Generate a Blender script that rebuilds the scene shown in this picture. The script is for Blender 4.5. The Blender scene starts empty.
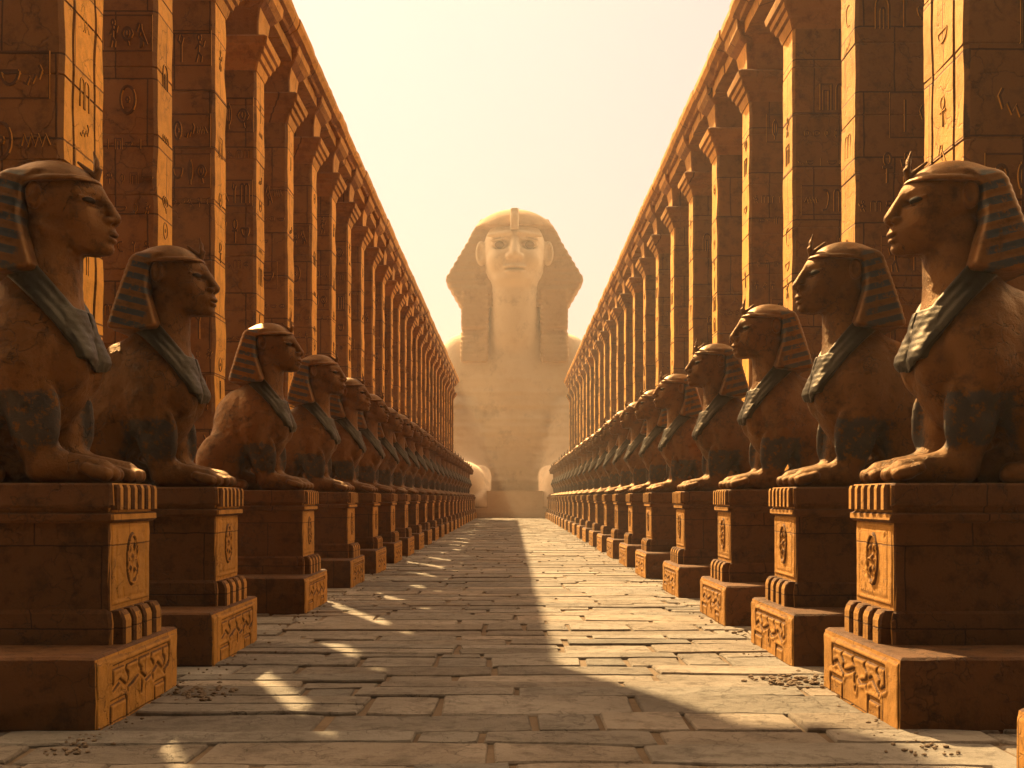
import bpy, bmesh, math, random
import numpy as np
from mathutils import Vector, noise

R = math.radians
SC = bpy.context.scene
COL = SC.collection

# ------------------------------------------------------------------ camera
cam_d = bpy.data.cameras.new("camera")
cam = bpy.data.objects.new("camera", cam_d)
COL.objects.link(cam)
cam.location = (0, 0, 1.7)
cam.rotation_euler = (R(90), 0, 0)
cam_d.sensor_width = 36
cam_d.lens = 40
cam_d.shift_y = 114 / 1024
cam_d.clip_start = 0.1
cam_d.clip_end = 5000
SC.camera = cam

# ------------------------------------------------------------------ light
SUN_EL = R(43.0)
SUN_AZ = R(23.0)         # to the left of the avenue axis (+Y)
SKY_STRENGTH = 0.05
SKY_FRONT = (2.6, 2.02, 1.86, 1)      # glowing dust on the sun's side
SKY_TOP = (3.6, 2.5, 1.5, 1)          # haze overhead
SKY_SIDE = (15.5, 9.9, 5.0, 1)       # added unseen bright lobes high on either side, to light the road faces
SKY_BACK = (0.11, 0.09, 0.08, 1)      # dim sky low behind
world = bpy.data.worlds.new("World")
SC.world = world
world.use_nodes = True
wn, wl = world.node_tree.nodes, world.node_tree.links
bg = wn["Background"]
sky = wn.new("ShaderNodeTexSky")
sky.sky_type = 'NISHITA'
sky.sun_disc = False
sky.sun_elevation = SUN_EL
sky.sun_rotation = -SUN_AZ
sky.air_density = 1.5
sky.dust_density = 7.0
sky.ozone_density = 0.6
# a dusty evening sky: bright haze overhead and on the sun's side, dim low behind
tcw = wn.new("ShaderNodeTexCoord")
def lobe(d, lo, hi):
    n = wn.new("ShaderNodeVectorMath"); n.operation = 'DOT_PRODUCT'
    n.inputs[1].default_value = Vector(d).normalized()
    wl.new(tcw.outputs["Generated"], n.inputs[0])
    g = wn.new("ShaderNodeMapRange"); g.interpolation_type = 'SMOOTHSTEP'
    g.inputs["From Min"].default_value = lo; g.inputs["From Max"].default_value = hi
    wl.new(n.outputs["Value"], g.inputs["Value"])
    return g.outputs[0]
def wmix(f, a, b, mode='MIX'):
    n = wn.new("ShaderNodeMix"); n.data_type = 'RGBA'; n.blend_type = mode
    if f is None: n.inputs[0].default_value = 1.0
    else: wl.new(f, n.inputs[0])
    for i, v in ((6, a), (7, b)):
        if isinstance(v, tuple): n.inputs[i].default_value = v
        else: wl.new(v, n.inputs[i])
    return n.outputs[2]
soft = wn.new("ShaderNodeGamma"); soft.inputs[1].default_value = 0.25     # thick dust evens the sky out
wl.new(sky.outputs[0], soft.inputs[0])
hue = wmix(lobe((0, 1, 0.15), 0.0, 0.75), SKY_BACK, SKY_FRONT)
hue = wmix(lobe((0, 0.447, 0.894), 0.74, 1.0), hue, SKY_TOP)
for sx in (-1, 1):
    hue = wmix(lobe((sx * 0.78, 0.22, 0.60), 0.80, 0.99), hue, SKY_SIDE)
wl.new(wmix(None, soft.outputs[0], hue, 'MULTIPLY'), bg.inputs[0])
bg.inputs[1].default_value = SKY_STRENGTH

sun_d = bpy.data.lights.new("sun", 'SUN')
sun_d.energy = 3.5
sun_d.angle = R(0.6)
sun_d.color = (1.0, 0.67, 0.30)
sun = bpy.data.objects.new("sun", sun_d)
COL.objects.link(sun)
to_sun = Vector((-math.sin(SUN_AZ) * math.cos(SUN_EL), math.cos(SUN_AZ) * math.cos(SUN_EL), math.sin(SUN_EL)))
sun.rotation_euler = to_sun.to_track_quat('Z', 'Y').to_euler()

vs = SC.view_settings
vs.view_transform = 'Standard'
vs.look = 'None'
vs.exposure = 2.0
vs.gamma = 1.0
SC.render.engine = 'CYCLES'
cy = SC.cycles
cy.use_denoising = True
cy.max_bounces = 8
cy.diffuse_bounces = 2
cy.volume_bounces = 1
cy.sample_clamp_indirect = 6.0
cy.use_adaptive_sampling = True
cy.adaptive_threshold = 0.02

# ------------------------------------------------------------------ materials
def nodes_of(name):
    m = bpy.data.materials.new(name)
    m.use_nodes = True
    nt = m.node_tree
    return m, nt.nodes, nt.links, nt.nodes["Principled BSDF"]

def math_node(N, L, op, a, b=None, c=None):
    n = N.new("ShaderNodeMath"); n.operation = op
    for i, v in enumerate((a, b, c)):
        if v is None: continue
        if isinstance(v, (int, float)): n.inputs[i].default_value = v
        else: L.new(v, n.inputs[i])
    return n.outputs[0]

def ramp(N, L, src, p0, p1, c0=(0, 0, 0, 1), c1=(1, 1, 1, 1)):
    r = N.new("ShaderNodeValToRGB")
    r.color_ramp.elements[0].position = p0; r.color_ramp.elements[0].color = c0
    r.color_ramp.elements[1].position = p1; r.color_ramp.elements[1].color = c1
    L.new(src, r.inputs[0])
    return r.outputs[0]

def mixc(N, L, f, a, b, mode='MIX'):
    n = N.new("ShaderNodeMix"); n.data_type = 'RGBA'; n.blend_type = mode
    if isinstance(f, (int, float)): n.inputs[0].default_value = f
    else: L.new(f, n.inputs[0])
    for i, v in ((6, a), (7, b)):
        if isinstance(v, tuple): n.inputs[i].default_value = (*v[:3], 1)
        else: L.new(v, n.inputs[i])
    return n.outputs[2]

def noise_tex(N, L, vec, scale, detail=6, rough=0.6):
    n = N.new("ShaderNodeTexNoise")
    n.inputs["Scale"].default_value = scale
    n.inputs["Detail"].default_value = detail
    n.inputs["Roughness"].default_value = rough
    L.new(vec, n.inputs["Vector"])
    return n.outputs["Fac"]

def coords(N, L):
    tc = N.new("ShaderNodeTexCoord")
    oi = N.new("ShaderNodeObjectInfo")
    off = N.new("ShaderNodeVectorMath"); off.operation = 'MULTIPLY_ADD'
    cmb = N.new("ShaderNodeCombineXYZ")
    for i in range(3): L.new(oi.outputs["Random"], cmb.inputs[i])
    L.new(cmb.outputs[0], off.inputs[0])
    off.inputs[1].default_value = (37.0, 53.0, 71.0)
    L.new(tc.outputs["Object"], off.inputs[2])
    return tc.outputs["Object"], off.outputs[0], oi.outputs["Random"]

def stone(name, c0, c1, c_dark, rough=0.85, scale=1.0, bump=0.4, blocks=None, cracks=0.0, spec=0.3, metal=0.0, front=None, paint=None, bump_dist=0.03, attr=None):
    """weathered stone: two base colours, dark stains, pits, optional block joints / cracks / painted bands"""
    m, N, L, B = nodes_of(name)
    obj, vec, rnd = coords(N, L)
    big = noise_tex(N, L, vec, 0.7 * scale, 5, 0.65)
    mid = noise_tex(N, L, vec, 4.5 * scale, 8, 0.7)
    fine = noise_tex(N, L, vec, 38 * scale, 6, 0.75)
    col = mixc(N, L, ramp(N, L, big, 0.3, 0.7), c0, c1)
    col = mixc(N, L, ramp(N, L, mid, 0.50, 0.72), col, c_dark)
    st2 = noise_tex(N, L, vec, 1.6 * scale, 9, 0.72)
    col = mixc(N, L, math_node(N, L, 'MULTIPLY', ramp(N, L, st2, 0.55, 0.64), 0.55), col, tuple(v * 0.7 for v in c_dark))
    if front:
        # paler stone on the road side, its colour raised to paint in sunlight
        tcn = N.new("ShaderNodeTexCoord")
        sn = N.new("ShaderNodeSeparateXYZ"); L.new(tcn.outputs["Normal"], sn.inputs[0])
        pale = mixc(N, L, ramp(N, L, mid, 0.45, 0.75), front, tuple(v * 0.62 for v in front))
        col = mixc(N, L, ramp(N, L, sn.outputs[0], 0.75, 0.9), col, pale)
    # light scuffs
    lt = tuple(min(1, v * 1.35) for v in c1)
    col = mixc(N, L, math_node(N, L, 'MULTIPLY', ramp(N, L, fine, 0.58, 0.75), 0.35), col, lt)
    # pits
    pit = ramp(N, L, fine, 0.30, 0.40)
    col = mixc(N, L, math_node(N, L, 'MULTIPLY', math_node(N, L, 'SUBTRACT', 1.0, pit), 0.5), col, c_dark)
    hgt = math_node(N, L, 'ADD', math_node(N, L, 'MULTIPLY', mid, 0.9), math_node(N, L, 'MULTIPLY', fine, 0.35))
    if blocks:
        bw, bh, mort = blocks
        sep = N.new("ShaderNodeSeparateXYZ"); L.new(obj, sep.inputs[0])
        wob = math_node(N, L, 'MULTIPLY', math_node(N, L, 'SUBTRACT', mid, 0.5), 0.03)
        u = math_node(N, L, 'ADD', math_node(N, L, 'ADD', sep.outputs[0], sep.outputs[1]), math_node(N, L, 'MULTIPLY', rnd, 7.0))
        v = math_node(N, L, 'ADD', sep.outputs[2], wob)
        cb = N.new("ShaderNodeCombineXYZ")
        L.new(math_node(N, L, 'ADD', u, wob), cb.inputs[0]); L.new(v, cb.inputs[1])
        br = N.new("ShaderNodeTexBrick")
        br.inputs["Scale"].default_value = 1.0
        br.inputs["Brick Width"].default_value = bw
        br.inputs["Row Height"].default_value = bh
        br.inputs["Mortar Size"].default_value = mort
        br.inputs["Mortar Smooth"].default_value = 0.35
        br.inputs["Color1"].default_value = (0.88, 0.88, 0.88, 1)
        br.inputs["Color2"].default_value = (1.08, 1.06, 1.04, 1)
        br.inputs["Mortar"].default_value = (0.34, 0.3, 0.28, 1)
        br.offset = 0.43
        L.new(cb.outputs[0], br.inputs["Vector"])
        col = mixc(N, L, 1.0, col, br.outputs["Color"], 'MULTIPLY')
        hgt = math_node(N, L, 'SUBTRACT', hgt, math_node(N, L, 'MULTIPLY', br.outputs["Fac"], 0.9))
    if cracks > 0:
        vo = N.new("ShaderNodeTexVoronoi"); vo.feature = 'DISTANCE_TO_EDGE'
        vo.inputs["Scale"].default_value = 3.2 * scale
        wv = N.new("ShaderNodeVectorMath"); wv.operation = 'ADD'
        nn = N.new("ShaderNodeTexNoise"); nn.inputs["Scale"].default_value = 5 * scale; nn.inputs["Detail"].default_value = 5
        L.new(vec, nn.inputs["Vector"])
        sc = N.new("ShaderNodeVectorMath"); sc.operation = 'SCALE'; sc.inputs["Scale"].default_value = 0.28
        L.new(nn.outputs["Color"], sc.inputs[0])
        L.new(vec, wv.inputs[0]); L.new(sc.outputs[0], wv.inputs[1])
        L.new(wv.outputs[0], vo.inputs["Vector"])
        ln = ramp(N, L, vo.outputs["Distance"], 0.0, 0.028, (1, 1, 1, 1), (0, 0, 0, 1))
        msk = ramp(N, L, noise_tex(N, L, vec, 1.3 * scale, 2), 0.47, 0.55)
        ck = math_node(N, L, 'MULTIPLY', math_node(N, L, 'MULTIPLY', ln, msk), cracks)
        col = mixc(N, L, math_node(N, L, 'MULTIPLY', ck, 0.8), col, tuple(v * 0.3 for v in c_dark))
        hgt = math_node(N, L, 'SUBTRACT', hgt, math_node(N, L, 'MULTIPLY', ck, 0.6))
    if paint:
        col = paint(N, L, obj, col, mid)
    if attr:
        at = N.new("ShaderNodeAttribute"); at.attribute_name = attr
        col = mixc(N, L, 1.0, col, at.outputs["Color"], 'MULTIPLY')
    # every copy a touch lighter or darker in its own stone
    tone = math_node(N, L, 'ADD', 0.88, math_node(N, L, 'MULTIPLY', rnd, 0.24))
    cmb = N.new("ShaderNodeCombineXYZ")
    for i in range(3): L.new(tone, cmb.inputs[i])
    col = mixc(N, L, 1.0, col, cmb.outputs[0], 'MULTIPLY')
    L.new(col, B.inputs["Base Color"])
    rr = math_node(N, L, 'ADD', rough - 0.12, math_node(N, L, 'MULTIPLY', mid, 0.24))
    L.new(rr, B.inputs["Roughness"])
    B.inputs["Specular IOR Level"].default_value = spec
    B.inputs["Metallic"].default_value = metal
    if metal: B.inputs["Specular Tint"].default_value = (1.0, 0.72, 0.42, 1)
    bp = N.new("ShaderNodeBump")
    bp.inputs["Strength"].default_value = bump
    bp.inputs["Distance"].default_value = bump_dist
    L.new(hgt, bp.inputs["Height"])
    L.new(bp.outputs[0], B.inputs["Normal"])
    return m

def leg_paint(N, L, obj, col, mid):
    """the worn blue band painted round the upper forelegs"""
    s = N.new("ShaderNodeSeparateXYZ"); L.new(obj, s.inputs[0])
    w = math_node(N, L, 'MULTIPLY', math_node(N, L, 'SUBTRACT', mid, 0.5), 0.22)
    z = math_node(N, L, 'ADD', s.outputs[2], w)
    x = math_node(N, L, 'ADD', s.outputs[0], w)
    a = math_node(N, L, 'MULTIPLY', ramp(N, L, z, 0.27, 0.31), ramp(N, L, z, 0.72, 0.75, (1, 1, 1, 1), (0, 0, 0, 1)))
    xs = math_node(N, L, 'ADD', math_node(N, L, 'MULTIPLY', x, 0.5), 1.0)     # -2..0 -> 0..1
    b = math_node(N, L, 'MULTIPLY', ramp(N, L, xs, 0.42, 0.45), ramp(N, L, xs, 0.80, 0.83, (1, 1, 1, 1), (0, 0, 0, 1)))
    yy = ramp(N, L, math_node(N, L, 'ADD', math_node(N, L, 'ABSOLUTE', s.outputs[1]), w), 0.24, 0.29)
    f = math_node(N, L, 'MULTIPLY', math_node(N, L, 'MULTIPLY', math_node(N, L, 'MULTIPLY', a, b), yy), 0.82)
    f = math_node(N, L, 'MULTIPLY', f, ramp(N, L, noise_tex(N, L, obj, 11, 8, 0.75), 0.40, 0.47))
    return mixc(N, L, f, col, (0.016, 0.030, 0.042))

def stripe_paint(N, L, obj, col, mid):
    s = N.new("ShaderNodeSeparateXYZ"); L.new(obj, s.inputs[0])
    w = math_node(N, L, 'MULTIPLY', mid, 0.02)
    z = math_node(N, L, 'ADD', math_node(N, L, 'ADD', s.outputs[2], w), math_node(N, L, 'MULTIPLY', s.outputs[0], 0.25))
    wv = math_node(N, L, 'SINE', math_node(N, L, 'MULTIPLY', z, 2 * math.pi / 0.135))
    st = ramp(N, L, math_node(N, L, 'MULTIPLY_ADD', wv, 0.5, 0.5), 0.44, 0.56)
    side = ramp(N, L, math_node(N, L, 'MULTIPLY', s.outputs[0], -1.0), 0.84, 0.88)
    low = ramp(N, L, s.outputs[2], 2.52, 2.58, (1, 1, 1, 1), (0, 0, 0, 1))
    low = math_node(N, L, 'DIVIDE', s.outputs[2], 4.0)
    low = ramp(N, L, low, 0.635, 0.645, (1, 1, 1, 1), (0, 0, 0, 1))
    brd = math_node(N, L, 'ADD', math_node(N, L, 'MULTIPLY_ADD', s.outputs[2], -0.3077, 1.866), s.outputs[0])
    low = math_node(N, L, 'MULTIPLY', low, ramp(N, L, brd, 0.045, 0.06))
    f = math_node(N, L, 'MULTIPLY', math_node(N, L, 'MULTIPLY', st, side), low)
    f = math_node(N, L, 'MULTIPLY', f, ramp(N, L, noise_tex(N, L, obj, 13, 8, 0.75), 0.38, 0.46))
    return mixc(N, L, math_node(N, L, 'MULTIPLY', f, 0.9), col, (0.020, 0.042, 0.062))

M = {}
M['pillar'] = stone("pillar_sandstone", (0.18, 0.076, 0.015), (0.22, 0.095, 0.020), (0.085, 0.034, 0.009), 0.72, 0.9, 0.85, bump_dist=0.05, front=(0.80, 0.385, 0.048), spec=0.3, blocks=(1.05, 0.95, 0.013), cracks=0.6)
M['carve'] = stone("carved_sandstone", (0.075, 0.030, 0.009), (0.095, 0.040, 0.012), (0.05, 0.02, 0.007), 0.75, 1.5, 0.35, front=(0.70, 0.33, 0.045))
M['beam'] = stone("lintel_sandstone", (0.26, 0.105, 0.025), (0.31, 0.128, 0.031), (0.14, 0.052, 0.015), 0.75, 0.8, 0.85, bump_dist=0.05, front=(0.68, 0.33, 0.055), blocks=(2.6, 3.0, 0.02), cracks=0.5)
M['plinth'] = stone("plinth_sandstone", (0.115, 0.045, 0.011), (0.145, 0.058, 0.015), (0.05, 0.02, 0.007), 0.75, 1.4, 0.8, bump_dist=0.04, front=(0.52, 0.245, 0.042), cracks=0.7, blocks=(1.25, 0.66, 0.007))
M['statue'] = stone("statue_stone", (0.105, 0.043, 0.011), (0.15, 0.063, 0.017), (0.036, 0.015, 0.006), 0.46, 1.6, 1.0, cracks=1.0, spec=0.4, metal=0.35, paint=leg_paint, bump_dist=0.02)
M['nemes'] = stone("headcloth_stone", (0.13, 0.056, 0.017), (0.17, 0.076, 0.023), (0.055, 0.023, 0.009), 0.42, 1.8, 0.4, spec=0.4, metal=0.3, paint=stripe_paint, bump_dist=0.015)
M['collar'] = stone("collar_stone", (0.017, 0.020, 0.020), (0.028, 0.031, 0.029), (0.012, 0.011, 0.010), 0.45, 2.4, 0.3, spec=0.35, metal=0.2)
M['eye'] = stone("eye_inlay", (0.02, 0.014, 0.01), (0.03, 0.02, 0.014), (0.012, 0.009, 0.007), 0.8, 4.0, 0.1, spec=0.15)
M['giant'] = stone("giant_limestone", (0.80, 0.65, 0.49), (0.83, 0.68, 0.52), (0.74, 0.58, 0.42), 0.9, 0.22, 0.4, bump_dist=0.2)
M['giant_cloth'] = stone("giant_headcloth", (0.52, 0.33, 0.185), (0.56, 0.36, 0.2), (0.45, 0.28, 0.15), 0.9, 0.22, 0.4, bump_dist=0.2)
M['giant_eye'] = stone("giant_eye", (0.26, 0.17, 0.10), (0.30, 0.2, 0.12), (0.2, 0.13, 0.08), 0.9, 0.3, 0.2)
M['slab'] = stone("paving_stone", (0.20, 0.172, 0.145), (0.325, 0.285, 0.245), (0.13, 0.105, 0.085), 0.78, 1.3, 0.9, cracks=0.5, bump_dist=0.05, attr="slab_tone", spec=0.35)
M['sand'] = stone("sand", (0.15, 0.105, 0.068), (0.19, 0.135, 0.088), (0.10, 0.068, 0.043), 0.95, 1.0, 0.4)
M['pebble'] = stone("pebble_stone", (0.16, 0.115, 0.08), (0.24, 0.175, 0.12), (0.09, 0.06, 0.04), 0.9, 6.0, 0.3)

# ------------------------------------------------------------------ object helpers
def link(name, mesh, mat, parent=None, loc=(0, 0, 0), rz=0.0, smooth=False):
    o = bpy.data.objects.new(name, mesh)
    COL.objects.link(o)
    if mat is not None and not mesh.materials: mesh.materials.append(mat)
    o.location = loc; o.rotation_euler = (0, 0, rz)
    if parent: o.parent = parent
    if smooth:
        mesh.polygons.foreach_set("use_smooth", [True] * len(mesh.polygons))
    return o

def mesh_from(name, verts, faces):
    me = bpy.data.meshes.new(name)
    me.from_pydata([tuple(v) for v in verts], [], [tuple(f) for f in faces])
    me.validate(); me.update()
    return me

def empty(name, label, cat, loc, rz=0.0, group=None):
    o = bpy.data.objects.new(name, None)
    COL.objects.link(o)
    o.empty_display_size = 0.3
    o.location = loc; o.rotation_euler = (0, 0, rz)
    o["label"] = label; o["category"] = cat; o["kind"] = "thing"
    if group: o["group"] = group
    return o

def dup(root, loc, rz, label):
    r = root.copy(); COL.objects.link(r)
    r.location = loc; r.rotation_euler = (0, 0, rz); r["label"] = label
    for ch in list(root.children):
        c = ch.copy(); COL.objects.link(c); c.parent = r
        for g in list(ch.children):
            d = g.copy(); COL.objects.link(d); d.parent = c
    return r

def loft(rings):
    """closed rings of equal length, capped at both ends -> one connected mesh"""
    n = len(rings[0]); V = []; F = []
    for r in rings: V += r
    for k in range(len(rings) - 1):
        a, b = k * n, (k + 1) * n
        for i in range(n):
            j = (i + 1) % n
            F.append((a + i, a + j, b + j, b + i))
    F.append(tuple(reversed(range(n))))
    F.append(tuple(range((len(rings) - 1) * n, len(rings) * n)))
    return V, F

def rect_ring(x0, x1, y0, y1, z, ch=0.03, jit=0.0, rng=None):
    pts = [(x0 + ch, y0), (x1 - ch, y0), (x1, y0 + ch), (x1, y1 - ch), (x1 - ch, y1), (x0 + ch, y1), (x0, y1 - ch), (x0, y0 + ch)]
    if jit:
        pts = [(x + rng.uniform(-jit, jit), y + rng.uniform(-jit, jit)) for x, y in pts]
    return [(x, y, z) for x, y in pts]

# ------------------------------------------------------------------ implicit sculpting (surface nets)
def surface_nets(D, org, h):
    S = D < 0
    nx, ny, nz = D.shape
    cnt = np.zeros((nx - 1, ny - 1, nz - 1), np.float32)
    acc = np.zeros((nx - 1, ny - 1, nz - 1, 3), np.float32)
    cs = [(i, j, k) for i in (0, 1) for j in (0, 1) for k in (0, 1)]
    sl = lambda c: (slice(c[0], nx - 1 + c[0]), slice(c[1], ny - 1 + c[1]), slice(c[2], nz - 1 + c[2]))
    for a in cs:
        for ax in range(3):
            if a[ax]: continue
            b = list(a); b[ax] = 1
            sa, sb = S[sl(a)], S[sl(b)]
            m = sa != sb
            da, db = D[sl(a)][m], D[sl(b)][m]
            t = da / (da - db)
            p = np.tile(np.array(a, np.float32), (len(t), 1)); p[:, ax] = t
            acc[m] += p; cnt[m] += 1
    cell = np.argwhere(cnt > 0)
    idx = -np.ones(cnt.shape, np.int64)
    idx[tuple(cell.T)] = np.arange(len(cell))
    V = (cell + acc[tuple(cell.T)] / cnt[tuple(cell.T)][:, None]) * h + np.array(org)
    F = []
    for ax in range(3):
        u, v = (ax + 1) % 3, (ax + 2) % 3
        s0 = [slice(1, n - 1) for n in D.shape]; s1 = list(s0)
        s0[ax] = slice(0, D.shape[ax] - 1); s1[ax] = slice(1, D.shape[ax])
        A, Bq = S[tuple(s0)], S[tuple(s1)]
        e = np.argwhere(A != Bq)
        inside = A[tuple(e.T)]
        off = np.zeros(3, int); off[u] = 1; off[v] = 1
        c = e + off            # grid vertex coordinates of the edge start
        q = []
        for du, dv in ((-1, -1), (0, -1), (0, 0), (-1, 0)):
            k = c.copy(); k[:, u] += du; k[:, v] += dv
            q.append(idx[tuple(k.T)])
        q = np.stack(q, 1)
        q[~inside] = q[~inside][:, ::-1]
        F.append(q)
    return V, np.concatenate(F)

class Field:
    """half grid y >= 0, mirrored"""
    def __init__(s, lo, hi, h):
        s.h = h; s.lo = lo
        ax = [np.arange(lo[i], hi[i] + h, h, dtype=np.float32) for i in range(3)]
        ax[1] = np.arange(0, hi[1] + h, h, dtype=np.float32)
        s.x, s.y, s.z = np.meshgrid(*ax, indexing='ij')
        s.ny = len(ax[1])
    def ell(s, c, r):
        a, b, d = (s.x - c[0]) / r[0], (s.y - c[1]) / r[1], (s.z - c[2]) / r[2]
        k0 = np.sqrt(a * a + b * b + d * d)
        k1 = np.sqrt((a / r[0]) ** 2 + (b / r[1]) ** 2 + (d / r[2]) ** 2) + 1e-6
        return k0 * (k0 - 1) / k1
    def rc(s, a, b, r1, r2):
        ab = [b[i] - a[i] for i in range(3)]
        L2 = sum(v * v for v in ab)
        px, py, pz = s.x - a[0], s.y - a[1], s.z - a[2]
        t = np.clip((px * ab[0] + py * ab[1] + pz * ab[2]) / L2, 0, 1)
        return np.sqrt((px - t * ab[0]) ** 2 + (py - t * ab[1]) ** 2 + (pz - t * ab[2]) ** 2) - (r1 + (r2 - r1) * t)
    def box(s, lo, hi, r=0.0):
        q = [np.abs(v - (lo[i] + hi[i]) / 2) - ((hi[i] - lo[i]) / 2 - r) for i, v in enumerate((s.x, s.y, s.z))]
        out = np.sqrt(sum(np.maximum(v, 0) ** 2 for v in q))
        return out + np.minimum(np.maximum(np.maximum(q[0], q[1]), q[2]), 0) - r
    def noise(s, cell, seed):
        rg = np.random.default_rng(seed)
        idx, fr = [], []
        for v in (s.x, s.y, s.z):
            q = (v - v.min()) / cell
            i0 = np.floor(q).astype(np.int32); t = q - i0
            idx.append(i0); fr.append(t * t * (3 - 2 * t))
        L = rg.uniform(-1, 1, [int(i.max()) + 2 for i in idx]).astype(np.float32)
        r = 0
        for a in (0, 1):
            for b in (0, 1):
                for c in (0, 1):
                    w = (fr[0] if a else 1 - fr[0]) * (fr[1] if b else 1 - fr[1]) * (fr[2] if c else 1 - fr[2])
                    r = r + w * L[idx[0] + a, idx[1] + b, idx[2] + c]
        return r
    def build(s, name, D):
        D = np.concatenate([D[:, :0:-1, :], D], axis=1)
        V, F = surface_nets(D.astype(np.float32), (s.lo[0], -(s.ny - 1) * s.h, s.lo[2]), s.h)
        me = bpy.data.meshes.new(name)
        me.vertices.add(len(V)); me.vertices.foreach_set("co", V.astype(np.float32).ravel())
        me.loops.add(F.size); me.loops.foreach_set("vertex_index", F.astype(np.int32).ravel())
        me.polygons.add(len(F))
        me.polygons.foreach_set("loop_start", np.arange(0, F.size, 4, dtype=np.int32))
        me.polygons.foreach_set("use_smooth", np.ones(len(F), bool))
        me.update(calc_edges=True); me.validate()
        return me

def smin(a, b, k):
    h = np.clip(0.5 + 0.5 * (b - a) / k, 0, 1)
    return b + (a - b) * h - k * h * (1 - h)
def smax(a, b, k): return -smin(-a, -b, k)

# ------------------------------------------------------------------ the avenue sphinx (local +X faces the road)
def sculpt_sphinx():
    f = Field((-2.0, 0, -0.06), (0.12, 0.66, 2.86), 0.0135)
    E, C = f.ell, f.rc
    # torso
    b = E((-0.82, 0, 1.04), (0.385, 0.43, 0.60))
    b = smin(b, E((-1.12, 0, 1.14), (0.50, 0.43, 0.50)), 0.16)
    b = smin(b, C((-1.15, 0, 0.85), (-1.50, 0, 0.50), 0.43, 0.38), 0.2)
    b = smin(b, E((-0.90, 0.30, 1.18), (0.28, 0.17, 0.30)), 0.10)          # shoulder
    b = smin(b, E((-0.55, 0.17, 1.00), (0.16, 0.17, 0.22)), 0.08)          # breast muscle
    # neck
    b = smin(b, C((-0.88, 0, 1.40), (-0.76, 0, 2.02), 0.35, 0.25), 0.14)
    # forelegs
    leg = C((-0.90, 0.29, 0.95), (-0.80, 0.285, 0.48), 0.235, 0.175)
    leg = smin(leg, C((-0.80, 0.285, 0.48), (-0.72, 0.28, 0.16), 0.172, 0.145), 0.06)
    leg = smin(leg, C((-0.66, 0.28, 0.13), (-0.24, 0.28, 0.09), 0.15, 0.11), 0.10)
    leg = smin(leg, E((-0.66, 0.37, 0.55), (0.12, 0.07, 0.28)), 0.05)     # tendon
    for i, y in enumerate((0.155, 0.238, 0.322, 0.405)):
        xt = -0.07 if i in (1, 2) else -0.11
        leg = smin(leg, C((-0.34, y, 0.125), (xt - 0.06, y, 0.075), 0.05, 0.056), 0.022)
    b = smin(b, leg, 0.07)
    # gap between the forelegs stays open below the chest
    # haunch, hind paw, rump
    b = smin(b, E((-1.48, 0.29, 0.44), (0.37, 0.20, 0.46)), 0.09)
    b = smin(b, C((-1.45, 0.40, 0.10), (-1.08, 0.40, 0.08), 0.12, 0.095), 0.07)
    b = smin(b, C((-1.5, 0.1, 0.2), (-0.9, 0.1, 0.12), 0.25, 0.12), 0.1)
    # head
    hd = E((-0.72, 0, 2.37), (0.35, 0.265, 0.30))
    hd = smin(hd, E((-0.52, 0, 2.26), (0.215, 0.215, 0.33)), 0.08)
    hd = smin(hd, E((-0.38, 0, 2.10), (0.155, 0.135, 0.125)), 0.07)
    hd = smin(hd, E((-0.50, 0.13, 2.20), (0.14, 0.10, 0.13)), 0.05)
    hd = smin(hd, C((-0.40, 0.05, 2.00), (-0.78, 0.185, 2.12), 0.085, 0.10), 0.06)
    hd = smin(hd, E((-0.315, 0, 1.975), (0.075, 0.09, 0.06)), 0.035)
    hd = smin(hd, C((-0.375, 0.03, 2.44), (-0.49, 0.20, 2.425), 0.04, 0.026), 0.035)   # brow
    hd = smax(hd, -E((-0.345, 0.135, 2.345), (0.095, 0.095, 0.056)), 0.02)             # socket
    hd = smin(hd, E((-0.415, 0.135, 2.343), (0.058, 0.072, 0.036)), 0.004)             # eyeball
    hd = smin(hd, C((-0.352, 0.055, 2.380), (-0.455, 0.225, 2.366), 0.018, 0.015), 0.004)  # upper lid
    hd = smin(hd, C((-0.362, 0.055, 2.306), (-0.455, 0.215, 2.330), 0.014, 0.012), 0.004)
    hd = smin(hd, C((-0.375, 0, 2.47), (-0.235, 0, 2.225), 0.036, 0.056), 0.03)       # nose
    hd = smin(hd, E((-0.275, 0.058, 2.197), (0.055, 0.036, 0.034)), 0.018)
    hd = smax(hd, -E((-0.235, 0.032, 2.168), (0.022, 0.016, 0.014)), 0.008)
    hd = smin(hd, E((-0.245, 0, 2.096), (0.036, 0.085, 0.024)), 0.012)
    hd = smin(hd, E((-0.255, 0, 2.042), (0.036, 0.070, 0.028)), 0.012)
    hd = smax(hd, -E((-0.225, 0, 2.070), (0.050, 0.11, 0.008)), 0.006)
    hd = smin(hd, E((-0.80, 0.272, 2.36), (0.070, 0.052, 0.115)), 0.015)                # ear
    hd = smax(hd, -E((-0.785, 0.322, 2.365), (0.042, 0.038, 0.078)), 0.012)
    b = smin(b, hd, 0.045)
    n1, n2, n3 = f.noise(0.11, 1), f.noise(0.048, 2), f.noise(0.22, 5)
    calm = 1 - 0.65 * (f.z > 1.9)
    b = b + (0.006 * n1 + 0.0035 * n2 + 0.008 * n3 + 0.05 * np.maximum(0, n1 + 0.6 * n3 - 0.88)) * calm
    base = f.z + 0.0                                                                   # flat underside
    b = smax(b, -base, 0.02)
    body = f.build("sphinx_body", b)
    # headcloth
    dome = E((-0.76, 0, 2.37), (0.435, 0.33, 0.335))
    cut = smax(-(f.x + 0.90), f.z - (2.50 + 0.10 * (f.x + 0.5)), 0.03)
    dome = smax(dome, -cut, 0.015)
    tz = np.clip((2.62 - f.z) / 0.88, 0, 1)
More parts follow.
